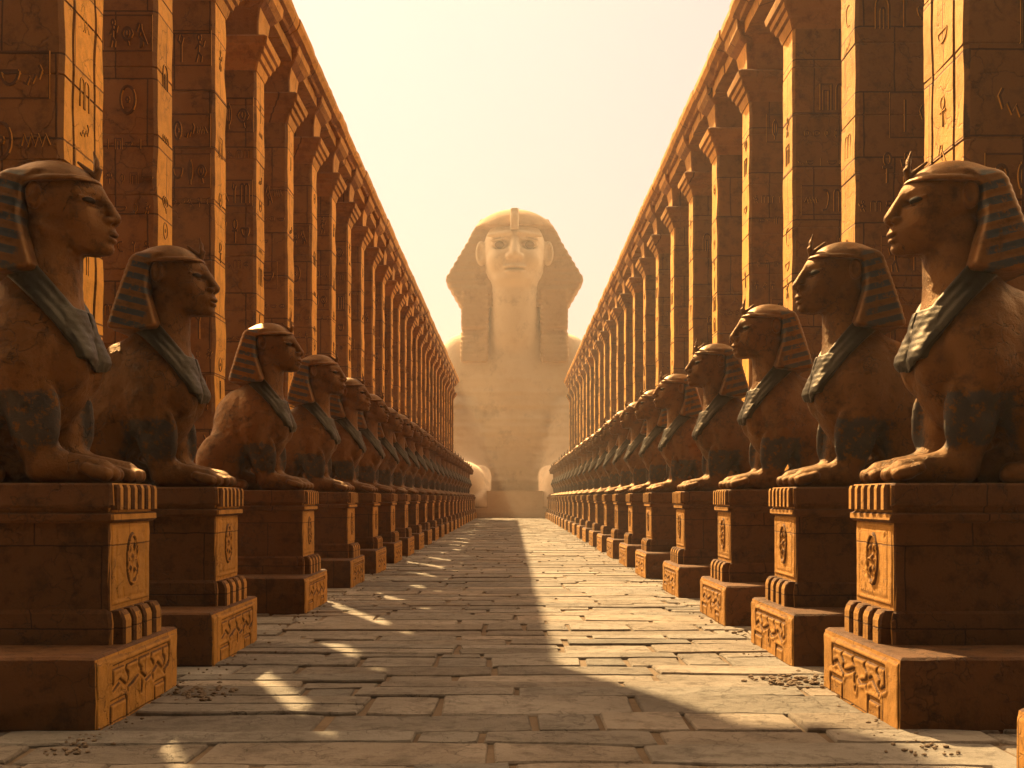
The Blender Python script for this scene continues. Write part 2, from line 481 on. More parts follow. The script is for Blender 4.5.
    w = 0.29 + 0.19 * tz
    back = -1.06 - 0.24 * tz ** 0.8
    wing = smax(f.x + 0.885 - 0.13 * np.clip((2.18 - f.z) / 0.4, 0, 1) - 0.16 * np.clip((f.z - 2.44) / 0.14, 0, 1), back - f.x, 0.07)
    wing = smax(wing, (f.y - w) * 0.95, 0.07)
    wing = smax(wing, f.z - 2.60, 0.12)
    wing = smax(wing, 1.70 - f.z + 0.10 * np.abs(f.x + 1.05), 0.05)
    nem = smin(dome, wing, 0.05)
    nem = nem + 0.0022 * np.sin((f.z + 0.25 * f.x) * 2 * math.pi / 0.0675) * np.clip((-0.84 - f.x) / 0.05, 0, 1) * np.clip((2.58 - f.z) / 0.05, 0, 1)
    # brow band
    band = smax(np.abs(dome) - 0.016, np.abs(f.z - (2.515 + 0.10 * (f.x + 0.5))) - 0.022, 0.01)
    band = smax(band, -(f.x + 0.92), 0.01)
    nem = smin(nem, band, 0.008)
    nem = nem + 0.003 * n1 + 0.002 * n2 + 0.05 * np.maximum(0, n1 + 0.6 * n3 - 0.92)
    head = f.build("sphinx_headcloth", nem)
    # broad collar with its two lappets
    d = 0.72 * (f.x + 0.66) + 0.69 * (f.z - 1.47) - 0.30 * (np.abs(f.y) - 0.22)
    ridge = 0.004 * np.sin(d * 2 * math.pi / 0.075)
    col = smax(b - 0.042 - ridge, np.abs(d) - 0.115, 0.02)
    col = smax(col, -(f.x + 1.20), 0.05)
    lap = f.box((-0.62, 0.02, 1.02), (-0.20, 0.30, 1.45), 0.02)
    lap = smax(lap, b - 0.050 - 0.002 * np.sin(f.z * 2 * math.pi / 0.06), 0.015)
    col = smin(col, lap, 0.02)
    collar = f.build("sphinx_collar", col)
    # cobra on the brow
    g = Field((-0.60, 0, 2.48), (-0.24, 0.10, 2.86), 0.007)
    c = g.rc((-0.40, 0, 2.53), (-0.37, 0, 2.63), 0.034, 0.028)
    c = smin(c, g.ell((-0.385, 0, 2.67), (0.018, 0.042, 0.06)), 0.02)
    c = smin(c, g.rc((-0.39, 0, 2.70), (-0.41, 0, 2.79), 0.022, 0.008), 0.02)
    c = smin(c, g.rc((-0.42, 0, 2.60), (-0.54, 0, 2.70), 0.026, 0.012), 0.02)
    cobra = g.build("sphinx_cobra", c)
    g = Field((-0.52, 0, 2.25), (-0.30, 0.28, 2.46), 0.006)
    e = g.ell((-0.410, 0.138, 2.343), (0.060, 0.071, 0.031))
    eyes = g.build("sphinx_eyes", e)
    eye = []
    for sgn in (1, -1):
        bm = bmesh.new(); bm.from_mesh(eyes)
        bmesh.ops.delete(bm, geom=[v for v in bm.verts if v.co.y * sgn < 0], context='VERTS')
        me = bpy.data.meshes.new("sphinx_eye"); bm.to_mesh(me); bm.free(); eye.append(me)
    return body, head, collar, cobra, eye

# ------------------------------------------------------------------ the colossal sphinx (local +X faces the camera)
def sculpt_giant():
    f = Field((-17.5, 0, -0.4), (15.0, 9.6, 30.4), 0.15)
    E, C, X = f.ell, f.rc, f.box
    b = E((-2.5, 0, 11.0), (5.0, 8.2, 9.0))
    b = smin(b, E((-8, 0, 6.5), (9.0, 7.2, 8.0)), 2.0)
    b = smin(b, E((-2.0, 5.6, 13.2), (3.4, 2.6, 4.6)), 1.2)
    sh = C((0.5, 6.0, 9.0), (3.0, 5.2, 4.2), 3.0, 2.7)
    leg = C((2.0, 5.0, 2.7), (10.8, 4.7, 2.6), 2.75, 2.35)
    leg = smin(sh, leg, 0.9)
    for y in (3.05, 4.25, 5.45, 6.5):
        leg = smin(leg, C((9.6, y, 3.7), (12.6, y, 1.2), 0.95, 0.95), 0.22)
    b = smin(b, leg, 0.8)
    slab = X((-3, -2.6, 0), (2.5, 2.6, 9.0), 0.5)
    b = smin(b, slab, 1.6)
    # strata: worn ledges in the bedrock
    lay = 0.045 * np.sin(f.z * 5.1 + 0.6 * np.sin(f.y * 0.7)) + 0.035 * np.sin(f.z * 9.7 + f.x) + 0.10 * f.noise(1.3, 3) + 0.06 * f.noise(0.55, 4)
    b = b + lay * np.clip((15 - f.z) / 4, 0, 1) * np.clip((f.z - 1) / 2, 0, 1) * np.clip((6 - f.x) / 3, 0, 1)
    b = smin(b, C((-0.5, 0, 18), (0.2, 0, 23), 2.75, 2.3), 1.0)
    hd = E((0.2, 0, 25.8), (2.9, 3.05, 3.5))
    hd = smin(hd, E((1.3, 0, 24.2), (1.9, 2.4, 2.4)), 0.8)
    hd = smin(hd, E((2.1, 0, 22.95), (1.0, 1.5, 0.75)), 0.5)
    hd = smin(hd, C((1.6, 1.2, 22.9), (-0.2, 2.5, 24.0), 0.7, 0.8), 0.5)
    hd = smin(hd, E((2.0, 1.5, 24.6), (1.1, 1.0, 1.0)), 0.5)
    hd = smin(hd, C((3.05, 0.45, 27.05), (2.25, 2.5, 26.95), 0.27, 0.2), 0.22)
    hd = smax(hd, -E((3.3, 1.45, 26.1), (1.7, 1.12, 0.66)), 0.12)
    hd = smin(hd, E((1.95, 1.45, 26.08), (0.6, 0.86, 0.40)), 0.04)
    hd = smin(hd, C((3.0, 0.65, 26.5), (2.3, 2.3, 26.45), 0.13, 0.12), 0.08)
    hd = smin(hd, C((2.7, 0, 26.7), (3.7, 0, 24.95), 0.34, 0.46), 0.2)
    hd = smin(hd, E((3.35, 0.5, 24.75), (0.5, 0.34, 0.3)), 0.15)
    hd = smin(hd, E((3.15, 0, 23.78), (0.42, 1.15, 0.22)), 0.1)
    hd = smin(hd, E((3.05, 0, 23.32), (0.42, 0.95, 0.26)), 0.1)
    hd = smax(hd, -E((3.3, 0, 23.56), (0.6, 1.3, 0.10)), 0.06)
    hd = smin(hd, E((0.9, 3.25, 25.5), (0.40, 0.55, 1.25)), 0.15)
    hd = smax(hd, -E((1.25, 3.35, 25.6), (0.35, 0.28, 0.8)), 0.12)
    b = smin(b, hd, 0.4)
    b = smax(b, 0.85 - f.z, 0.1)
    body = f.build("giant_body", b)
    dome = E((-0.3, 0, 26.2), (3.7, 4.6, 3.8))
    dome = smax(dome, -smax(-(f.x - 0.2), f.z - (27.75 + 0.05 * f.y ** 2 * 0.5), 0.1), 0.08)
    o1 = ((f.y - 3.3) * 5.9 + (f.z - 29.1) * 3.4) / math.hypot(5.9, 3.4)
    o2 = ((f.y - 5.3) * 2.5 - (f.z - 20.5) * 1.45) / math.hypot(2.5, 1.45)
    w = smax(smax(o1, o2, 0.05), np.abs(f.x + 1.0) - (1.2 + 0.12 * (29 - f.z)), 0.3)
    w = smax(w, np.maximum(f.z - 29.0, 20.3 - f.z), 0.1)
    w = w + 0.045 * np.sin(f.z * 2 * math.pi / 0.62)
    lap = X((-0.6, 2.5, 14.8), (2.75, 5.25, 22.0), 0.35)
    lap = smax(lap, b - 0.55, 0.2)
    lap = smin(lap, X((-1.5, 2.55, 18.2), (1.3, 5.2, 22.2), 0.3), 0.3) + 0.04 * np.sin(f.z * 2 * math.pi / 0.5)
    nem = smin(smin(dome, w, 0.12), lap, 0.15)
    cloth = f.build("giant_headcloth", nem)
    g = Field((1.6, 0, 26.8), (4.6, 0.9, 30.0), 0.08)
    ur = g.box((1.7, -0.4, 27.3), (3.4, 0.4, 29.35), 0.14)
    ur = smin(ur, g.ell((3.3, 0, 28.3), (0.3, 0.42, 0.7)), 0.1)
    cobra = g.build("giant_cobra", ur)
    g = Field((1.4, 0, 25.2), (3.4, 2.8, 27.0), 0.06)
    eyes = g.build("giant_eyes", g.ell((2.06, 1.45, 26.06), (0.56, 0.62, 0.36)))
    return body, cloth, cobra, eyes

# ------------------------------------------------------------------ setting: ground and paved path
def build_ground():
    n = 60
    V, F = [], []
    ys = [-60 + (700 * (i / n) ** 1.6) for i in range(n + 1)]
    xs = [math.copysign(abs(t) ** 1.8 * 420, t) for t in np.linspace(-1, 1, n + 1)]
    for y in ys:
        for x in xs:
            a = max(0, min(1, (abs(x) - 9) / 25))
            V.append((x, y, -0.025 + a * (1.2 * noise.noise((x * 0.03, y * 0.03, 0)) - 0.3)))
    for j in range(n):
        for i in range(n):
            k = j * (n + 1) + i
            F.append((k, k + 1, k + n + 2, k + n + 1))
    o = link("ground", mesh_from("ground", V, F), M['sand'], smooth=True)
    o["kind"] = "structure"

def build_path():
    rng = random.Random(4)
    V, F, T = [], [], []
    y = -2.0
    k = 0
    edge = lambda yy, x, kk: yy + 0.11 * noise.noise((x * 0.6, kk * 3.1, 0.0)) + 0.035 * noise.noise((x * 3.0, kk * 5.7, 2.0))
    while y < 97.4:
        dep = rng.choice((0.34, 0.42, 0.5, 0.58, 0.68, 0.8))
        x = -4.25 - rng.random()
        while x < 4.1:
            w = rng.choice((0.5, 0.7, 0.9, 1.1, 1.3, 1.6, 2.0, 2.6)) * rng.uniform(0.85, 1.15)
            split = dep > 0.7 and rng.random() < 0.3
            parts = ((0.0, 0.5), (0.5, 1.0)) if split else ((0.0, 1.0),)
            for (a, b) in parts:
                gap = rng.uniform(0.006, 0.014)
                z = rng.uniform(-0.012, 0.012)
                tx, ty = rng.uniform(-0.006, 0.006), rng.uniform(-0.010, 0.010)
                x0, x1 = x + gap, x + w - gap
                sk0, sk1 = 0.06 * noise.noise((x, k * 1.7, 5)), 0.06 * noise.noise((x + w, k * 1.7, 5))
                ns = max(3, int(w / 0.16))
                bot, top = [], []
                lo = lambda xx: edge(y, xx, k) * (1 - a) + edge(y + dep, xx, k + 1) * a
                hi = lambda xx: edge(y, xx, k) * (1 - b) + edge(y + dep, xx, k + 1) * b
                for i in range(ns + 1):
                    xx = x0 + (x1 - x0) * i / ns
                    bot.append((xx + (sk0 if i == 0 else sk1 if i == ns else 0) * 0, lo(xx) + gap + rng.uniform(-0.009, 0.009)))
                    top.append((xx, hi(xx) - gap + rng.uniform(-0.009, 0.009)))
                # chipped corners
                ring = bot + top[::-1]
                c = rng.uniform(0.015, 0.05)
                n1 = len(bot)
                ring[0] = (ring[0][0] + c * rng.random(), ring[0][1] + c * rng.random())
                ring[n1 - 1] = (ring[n1 - 1][0] - c * rng.random(), ring[n1 - 1][1] + c * rng.random())
                ring[n1] = (ring[n1][0] - c * rng.random(), ring[n1][1] - c * rng.random())
                ring[-1] = (ring[-1][0] + c * rng.random(), ring[-1][1] - c * rng.random())
                cx = sum(p[0] for p in ring) / len(ring); cyy = sum(p[1] for p in ring) / len(ring)
                hz = lambda p, e: z + e + tx * (p[0] - cx) + ty * (p[1] - cyy) / 0.5
                s0 = len(V); n = len(ring)
                bw = rng.uniform(0.006, 0.016)
                for p in ring: V.append((p[0], p[1], -0.09))
                for p in ring: V.append((p[0], p[1], hz(p, -0.014)))
                dy = max(0.1, (b - a) * dep)
                for p in ring:
                    q = (cx + (p[0] - cx) * (1 - 2 * bw / w), cyy + (p[1] - cyy) * (1 - 2 * bw / dy))
                    V.append((q[0], q[1], hz(q, 0.0)))
                for r0 in (0, 1):
                    for i in range(n):
                        j = (i + 1) % n
                        F.append((s0 + r0 * n + i, s0 + r0 * n + j, s0 + (r0 + 1) * n + j, s0 + (r0 + 1) * n + i))
                # top as strips
                t0 = s0 + 2 * n
                mr = 4
                g0 = len(V); cols = []
                for i in range(ns + 1):
                    p, q = V[t0 + i], V[t0 + n - 1 - i]
                    cc = [t0 + i]
                    for j in range(1, mr):
                        u = j / mr
                        xx, yy2, zz = (p[a2] * (1 - u) + q[a2] * u for a2 in range(3))
                        if 0 < i < ns:
                            zz += 0.016 * noise.noise((xx * 2.3, yy2 * 3.1, k * 0.7)) + 0.007 * noise.noise((xx * 8, yy2 * 9, k))
                        cc.append(len(V)); V.append((xx, yy2, zz))
                    cc.append(t0 + n - 1 - i); cols.append(cc)
                for i in range(ns):
                    for j in range(mr):
                        F.append((cols[i][j], cols[i + 1][j], cols[i + 1][j + 1], cols[i][j + 1]))
                g = rng.uniform(0.66, 1.16); wv = rng.uniform(-0.05, 0.05)
                T += [(g * (1 + wv), g, g * (1 - wv), 1)] * (len(V) - s0)
            x += w
        y += dep; k += 1
    me = mesh_from("path", V, F)
    at = me.color_attributes.new("slab_tone", 'FLOAT_COLOR', 'POINT')
    at.data.foreach_set("color", [c for t in T for c in t])
    o = link("path", me, M['slab'])
    o["kind"] = "structure"

# ------------------------------------------------------------------ pillars
def groove_section(x0, x1, y0, y1, grooves, ch=0.05):
    """rectangle whose +X face (x1) carries vertical grooves at given y"""
    pts = [(x0 + ch, y0), (x1 - ch, y0), (x1, y0 + ch)]
    for g in grooves:
        pts += [(x1, g - 0.035), (x1 - 0.03, g - 0.02), (x1 - 0.03, g + 0.02), (x1, g + 0.035)]
    pts += [(x1, y1 - ch), (x1 - ch, y1), (x0 + ch, y1), (x0, y1 - ch), (x0, y0 + ch)]
    return pts

Z_CAP = 10.15
def shaft_mesh(name, depth, thick, seed, grooves=()):
    rng = random.Random(seed)
    sec = groove_section(-depth, 0, -thick / 2, thick / 2, grooves)
    rings = []
    def ring(z, inset, jit):
        out = []
        for x, y in sec:
            sx = 1 if x < -depth / 2 else -1
            sy = -1 if y > 0 else 1
            nz = jit * noise.noise((x * 3 + seed, y * 3, z * 1.7))
            out.append((x + sx * inset + nz, y + (sy * inset if abs(y) > thick * 0.4 else 0) + nz * 0.7, z))
        return out
    z = -0.03
    zs = [z]
    while z < Z_CAP - 0.7:
        z += rng.choice((0.85, 0.95, 1.05)); zs.append(z)
    zs[-1] = Z_CAP
    for i in range(len(zs) - 1):
        a, b = zs[i], zs[i + 1]
        dx = rng.uniform(-0.006, 0.006)
        rings.append([(x + dx, y, q) for x, y, q in ring(a + 0.001, 0.016, 0)])
        m = max(4, int((b - a) / 0.14))
        for t in range(m + 1):
            zz = a + 0.014 + (b - a - 0.028) * t / m
            rings.append([(x + dx, y, q) for x, y, q in ring(zz, 0.0, 0.022)])
        rings.append([(x + dx, y, q) for x, y, q in ring(b - 0.001, 0.016, 0)])
    return mesh_from(name, *loft(rings))

def with_signs(name, a, b):
    """the carved signs belong to the shaft's own surface: one mesh, two stone tones"""
    bm = bmesh.new(); bm.from_mesh(a); n = len(bm.faces); bm.from_mesh(b)
    bm.faces.ensure_lookup_table()
    for f in bm.faces[n:]: f.material_index = 1
    me = bpy.data.meshes.new(name); bm.to_mesh(me); bm.free()
    me.materials.append(M['pillar']); me.materials.append(M['carve'])
    return me

def profile_block(name, depth, thick, prof, seed=1):
    """stepped mouldings: (z, offset) pairs all round a rectangle"""
    rng = random.Random(seed)
    return mesh_from(name, *loft([rect_ring(-depth - o, o, -thick / 2 - o, thick / 2 + o, z, 0.03, 0.006, rng) for z, o in prof]))

# strokes for the carved signs: polylines on a unit square (u right, v up)
def arc(cx, cy, r, a0, a1, n=10, sy=1.0):
    return [(cx + r * math.cos(R(a0 + (a1 - a0) * i / n)), cy + sy * r * math.sin(R(a0 + (a1 - a0) * i / n))) for i in range(n + 1)]
SIGNS = {
    'arch': [[(0.15, 0)] + arc(0.5, 0.6, 0.35, 180, 0) + [(0.85, 0)], [(0.4, 0)] + arc(0.5, 0.5, 0.1, 180, 0, 5) + [(0.6, 0)]],
    'twin': [[(0.05, 0)] + arc(0.25, 0.75, 0.2, 180, 0) + [(0.45, 0)], [(0.55, 0)] + arc(0.75, 0.75, 0.2, 180, 0) + [(0.95, 0)]],
    'reed': [[(0.5, 0), (0.5, 0.6), (0.3, 0.75), (0.4, 1.0), (0.62, 0.85), (0.5, 0.6)]],
    'sun': [arc(0.5, 0.5, 0.32, 0, 360, 16), arc(0.5, 0.5, 0.06, 0, 360, 6)],
    'water': [[(0.0, 0.4), (0.12, 0.6), (0.25, 0.4), (0.37, 0.6), (0.5, 0.4), (0.62, 0.6), (0.75, 0.4), (0.87, 0.6), (1, 0.4)]],
    'ankh': [[(0.5, 0), (0.5, 0.55)], [(0.2, 0.5), (0.8, 0.5)], arc(0.5, 0.76, 0.2, -90, 270, 12)],
    'eye': [arc(0.5, 0.2, 0.5, 150, 30, 10), arc(0.5, 0.75, 0.5, 210, 330, 10), arc(0.5, 0.5, 0.13, 0, 360, 10), [(0.5, 0.3), (0.62, 0.05)]],
    'hook': [arc(0.55, 0.62, 0.33, 60, 200, 10) + [(0.3, 0.3), (0.45, 0.1), (0.8, 0.05)]],
    'bird': [[(0.1, 0.55), (0.3, 0.85), (0.45, 0.8), (0.48, 0.62), (0.85, 0.2), (0.95, 0.08)], [(0.3, 0.85), (0.18, 0.76)], [(0.45, 0.62), (0.3, 0.4), (0.55, 0.25), (0.85, 0.2)], [(0.45, 0.27), (0.45, 0.02), (0.34, 0.0)], [(0.58, 0.25), (0.58, 0.02)]],
    'door': [[(0.12, 0), (0.12, 0.95), (0.88, 0.95), (0.88, 0)], [(0.32, 0), (0.32, 0.72), (0.68, 0.72), (0.68, 0)]],
    'leaf': [arc(0.25, 0.5, 0.5, -40, 40, 8), arc(0.9, 0.5, 0.5, 140, 220, 8), [(0.57, 0.0), (0.57, 0.9)]],
    'basket': [[(0.05, 0.6), (0.95, 0.6)], arc(0.5, 0.6, 0.45, 180, 360, 10, 0.8)],
    'man': [arc(0.5, 0.86, 0.11, 0, 360, 8), [(0.5, 0.75), (0.46, 0.35), (0.3, 0.0)], [(0.46, 0.35), (0.66, 0.2), (0.62, 0.0)], [(0.49, 0.65), (0.78, 0.55), (0.85, 0.75)], [(0.49, 0.65), (0.25, 0.45)]],
    'stroke': [[(0.5, 0.05), (0.5, 0.9)]],
    'snake': [[(0.05, 0.3), (0.2, 0.25), (0.35, 0.45), (0.5, 0.3), (0.65, 0.5), (0.8, 0.4), (0.92, 0.62), (0.8, 0.75)]],
}
def relief_strokes(V, F, to3, lines, w, h):
    """rounded raised strokes; to3(u, v, height) -> point"""
    for ln in lines:
        n = len(ln)
        s0 = len(V)
        for i, (u, v) in enumerate(ln):
            a = ln[max(0, i - 1)]; b = ln[min(n - 1, i + 1)]
            dx, dy = b[0] - a[0], b[1] - a[1]
            L = math.hypot(dx, dy) or 1
            nx, ny = -dy / L, dx / L
            for (o, hh) in ((-w, -0.02), (-w * 0.55, h), (w * 0.55, h), (w, -0.02)):
                V.append(to3(u + nx * o, v + ny * o, hh))
        for i in range(n - 1):
            for j in range(3):
                p = s0 + i * 4 + j; q = p + 4
                F.append((p, p + 1, q + 1, q))
        F.append((s0, s0 + 1, s0 + 2, s0 + 3)); e = s0 + (n - 1) * 4
        F.append((e + 3, e + 2, e + 1, e))

def glyph_mesh(name, depth, thick, seed, sy):
    """carved signs in registers on the face towards the camera (sy = -1: local -Y, +1: local +Y) and on the road face"""
    rng = random.Random(seed)
    V, F = [], []
    keys = list(SIGNS)
    face = lambda u, v, h: (u, sy * (thick / 2 + h), v)
    road = lambda u, v, h: (h, u, v)
    z = rng.uniform(1.2, 2.2)
    while z < Z_CAP - 0.9:
        kind = rng.random()
        if kind < 0.30:       # band of small signs between two rules
            hh = 0.20
            x = -depth + 0.08
            while x < -0.16:
                w = rng.uniform(0.10, 0.18)
                s = SIGNS[rng.choice(keys)]
                relief_strokes(V, F, face, [[(x + p[0] * w, z + 0.03 + p[1] * hh * 0.8) for p in l] for l in s], 0.012, 0.012)
                x += w + 0.03
            z += rng.uniform(0.35, 0.6)
        elif kind < 0.75:     # a framed panel with one to three large signs
            hh = rng.uniform(0.38, 0.62); n = rng.choice((1, 2, 2, 3))
            w = min(depth - 0.22, n * hh * 0.62)
            x = rng.uniform(-depth + 0.1, -0.1 - w)
            if rng.random() < 0.6:
                fr = 0.05
                relief_strokes(V, F, face, [[(x - fr, z - fr), (x + w + fr, z - fr), (x + w + fr, z + hh + fr), (x - fr, z + hh + fr), (x - fr, z - fr)]], 0.016, 0.014)
            for i in range(n):
                s = SIGNS[rng.choice(keys)]
                relief_strokes(V, F, face, [[(x + (i + p[0] * 0.86 + 0.07) * w / n, z + p[1] * hh) for p in l] for l in s], 0.026, 0.020)
            z += hh + rng.uniform(0.2, 0.5)
        else:
            z += rng.uniform(0.3, 0.7)
    z = rng.uniform(0.8, 1.5)
    while z < Z_CAP - 0.6:
        w = min(0.30, thick * 0.42)
        s = SIGNS[rng.choice(keys)]
        relief_strokes(V, F, road, [[((p[0] - 0.5) * w, z + p[1] * w * 1.2) for p in l] for l in s], 0.013, 0.012)
        z += rng.choice((0.42, 0.5, 0.9, 1.5))
    return mesh_from(name, V, F)

# ------------------------------------------------------------------ entablature: one beam along each row
def beam_mesh(name, y0, y1, sec, seed):
    rng = random.Random(seed)
    rings = []
    y = y0
    cx = sum(p[0] for p in sec) / len(sec); cz = sum(p[1] for p in sec) / len(sec)
    while y < y1:
        L = rng.uniform(1.1, 2.3)
        dx, dz, sk = rng.uniform(-0.025, 0.02), rng.uniform(-0.025, 0.02), rng.uniform(-0.02, 0.02)
        n = 7
        for t in range(n + 1):
            u = t / n
            r = []
            for i, (x, z) in enumerate(sec):
                k = 0.985 if t in (0, n) else 1.0
                q = (0.012 + 0.03 * max(0, noise.noise((y * 0.5 + u, i * 0.9, seed))) * (z > 11.75))
                nx = q * noise.noise((7.3 * (y + u * L), i * 3.3, seed)); nz = q * noise.noise((8.1 * (y + u * L), i * 2.1, seed + 9))
                r.append((cx + (x - cx) * k + dx + nx, y + 0.008 + u * (L - 0.016), cz + (z - cz) * (0.95 if t in (0, n) else 1.0) + dz + sk * u + nz))
            rings.append(r)
        y += L
    return mesh_from(name, *loft(rings))

# ------------------------------------------------------------------ plinth (local +X faces the road, x = 0 at the road face of the shaft)
PW = 1.0          # width of the shaft along the road
PL = 1.78         # length
def comb_ring(x0, x1, y0, y1, teeth, depth_t, fill=0.6):
    pts = [(x0, y0)]
    step = (y1 - y0) / teeth
    for i in range(teeth):
        a = y0 + step * (i + (1 - fill) / 2); b = a + step * fill
        c = min(0.02, depth_t * 0.5)
        pts += [(x1 - depth_t, a - 0.004), (x1 - c, a), (x1, a + c), (x1, b - c), (x1 - c, b), (x1 - depth_t, b + 0.004)]
    pts += [(x0, y1)]
    return pts

def heightfield(name, u0, u1, v0, v1, nu, nv, fn, to3):
    V = [to3(u0 + (u1 - u0) * i / nu, v0 + (v1 - v0) * j / nv, fn(u0 + (u1 - u0) * i / nu, v0 + (v1 - v0) * j / nv)) for j in range(nv + 1) for i in range(nu + 1)]
    F = [(j * (nu + 1) + i, j * (nu + 1) + i + 1, (j + 1) * (nu + 1) + i + 1, (j + 1) * (nu + 1) + i) for j in range(nv) for i in range(nu)]
    return mesh_from(name, V, F)

def seg_dist(px, py, a, b):
    vx, vy = b[0] - a[0], b[1] - a[1]
    t = max(0, min(1, ((px - a[0]) * vx + (py - a[1]) * vy) / (vx * vx + vy * vy + 1e-9)))
    return math.hypot(px - a[0] - t * vx, py - a[1] - t * vy)

def build_plinth_meshes(inset, base_y0, base_y1):
    rng = random.Random(7)
    ms = {}
    def rr(x0, x1, y0, y1, z, ch=0.02, j=0.006): return rect_ring(x0, x1, y0, y1, z, ch, j, rng)
    # base block: worn edges
    rings = []
    xb0, xb1 = -PL, inset
    for z, o in ((-0.03, 0.0), (0.10, 0.0), (0.2, 0.004), (0.32, 0.0), (0.44, 0.003), (0.515, 0.0), (0.535, -0.022)):
        pts = []
        for (xa, ya), (xb, yb) in (((xb0, base_y0), (xb1, base_y0)), ((xb1, base_y0), (xb1, base_y1)), ((xb1, base_y1), (xb0, base_y1)), ((xb0, base_y1), (xb0, base_y0))):
            for t in range(8):
                u = t / 8
                pts.append((xa + (xb - xa) * u, ya + (yb - ya) * u))
        r = []
        for x, y in pts:
            n = 0.014 * noise.noise((x * 3.1, y * 3.1, z * 6))
            cx, cyy = (xb0 + xb1) / 2, (base_y0 + base_y1) / 2
            r.append((x + (o + n) * (1 if x > cx else -1) * (abs(x - cx) > 0.3 * (xb1 - xb0)), y + (o + n) * (1 if y > cyy else -1) * (abs(y - cyy) > 0.3 * (base_y1 - base_y0)), z + 0.5 * n * (z > 0.5)))
        rings.append(r)
    ms['base_block'] = mesh_from("base_block", *loft(rings))
    h = PW / 2
    ms['foot_moulding'] = mesh_from("foot_moulding", *loft([rr(-PL, 0.02, -h - 0.03, h + 0.03, 0.53), rr(-PL, 0.02, -h - 0.03, h + 0.03, 0.70), rr(-PL, 0.012, -h - 0.02, h + 0.02, 0.78), rr(-PL, -0.02, -h + 0.02, h - 0.02, 0.83)]))
    cr = comb_ring(-0.1, 0.115, -h - 0.02, h + 0.02, 4, 0.10, 0.66)
    top = [(x if x < 0.02 else 0.02 + (x - 0.02) * 0.55, y, 0.80) for x, y in cr]
    ms['foot_blocks'] = mesh_from("foot_blocks", *loft([[(x, y, 0.528) for x, y in cr], [(x, y, 0.72) for x, y in cr], [(x if x < 0.02 else x - 0.015, y, 0.765) for x, y in cr], top]))
    ms['shaft'] = mesh_from("plinth_shaft", *loft([rr(-PL, 0.0, -h, h, z, 0.015, 0.004) for z in (0.80, 1.0, 1.2, 1.4, 1.53)]))
    ms['cap'] = mesh_from("plinth_cap", *loft([rr(-PL, 0.02, -h - 0.02, h + 0.02, 1.50), rr(-PL, 0.05, -h - 0.05, h + 0.05, 1.525), rr(-PL, 0.05, -h - 0.05, h + 0.05, 1.57), rr(-PL, 0.012, -h - 0.012, h + 0.012, 1.585), rr(-PL, 0.012, -h - 0.02, h + 0.02, 1.62), rr(-PL, 0.03, -h - 0.035, h + 0.035, 1.64), rr(-PL, 0.03, -h - 0.035, h + 0.035, 1.80), rr(-PL, 0.015, -h - 0.02, h + 0.02, 1.82)]))
    cr = comb_ring(-0.05, 0.075, -h - 0.02, h + 0.02, 6, 0.05, 0.62)
    ms['fluting'] = mesh_from("cap_fluting", *loft([[(x, y, 1.605) for x, y in cr], [(x, y, 1.78) for x, y in cr], [(x - 0.012, y, 1.808) for x, y in cr]]))
    # oval emblem on the road face
    def med(u, v):
        q = math.hypot(u / 0.155, v / 0.235)
        if q >= 1: return -0.012
        a = math.atan2(v, u)
        rim = math.exp(-((q - 0.86) / 0.07) ** 2) * 0.030
        petal = 0.030 * max(0, math.cos(6 * a)) * math.exp(-((q - 0.5) / 0.18) ** 2)
        boss = 0.035 * math.exp(-(q / 0.2) ** 2)
        return rim + petal + boss + 0.004 + 0.010 * noise.noise((u * 22, v * 22, 3))
    ms['emblem'] = heightfield("plinth_emblem", -0.16, 0.16, -0.24, 0.24, 30, 42, med, lambda u, v, q: (q, u, 1.19 + v))
    # recessed-panel outline round the emblem + carved face of the base block
    rs = random.Random(11)
    L = base_y1 - base_y0
    def poly(pts): return list(zip(pts[:-1], pts[1:]))
    segs = []
    a = base_y0
    pts = [(a + 0.16 * L, 0.33)]
    n = 9
    for i in range(n + 1):
        u = a + L * (0.16 + 0.70 * i / n)
        pts.append((u, 0.25 + 0.05 * math.sin(i * 2.1) + rs.uniform(-0.02, 0.02)))
    pts += [(a + 0.86 * L, 0.42), (a + 0.16 * L, 0.41), (a + 0.16 * L, 0.33)]
    segs += poly(pts)
    for i in range(2, 9, 2):
        u = a + L * (0.16 + 0.70 * i / 9)
        segs += poly([(u, 0.42), (u - 0.04, 0.36), (u + 0.04, 0.31), (u + 0.01, 0.26), (u + 0.02, 0.19)])
    segs += poly([(a + L * 0.5, 0.26), (a + L * 0.5, 0.2), (a + L * 0.49, 0.13)])
    for (p, q, t) in ((0.13, 0.31, 0.15), (0.66, 0.80, 0.13)):
        segs += poly([(a + L * p, 0.0), (a + L * p, t), (a + L * q, t), (a + L * q, 0.0)])
    def carve(u, v):
        d = min(seg_dist(u, v, s[0], s[1]) for s in segs)
        g = -0.019 * math.exp(-(d / 0.014) ** 2) + 0.010 * math.exp(-((d - 0.035) / 0.02) ** 2)
        edge = min(u - base_y0, base_y1 - u, 0.5 - v)
        g += 0.004 * noise.noise((u * 9, v * 9, 1)) + 0.018
        return g * max(0, min(1, edge / 0.03)) - (0.01 if edge < 0.004 else 0)
    ms['carved_frieze'] = heightfield("carved_frieze", base_y0 + 0.02, base_y1 - 0.02, -0.02, 0.495, 170, 46, carve, lambda u, v, q: (inset + q - 0.004, u, v))
    segs2 = poly([(-0.36, 0.88), (0.36, 0.88), (0.36, 1.46), (-0.36, 1.46), (-0.36, 0.88)])
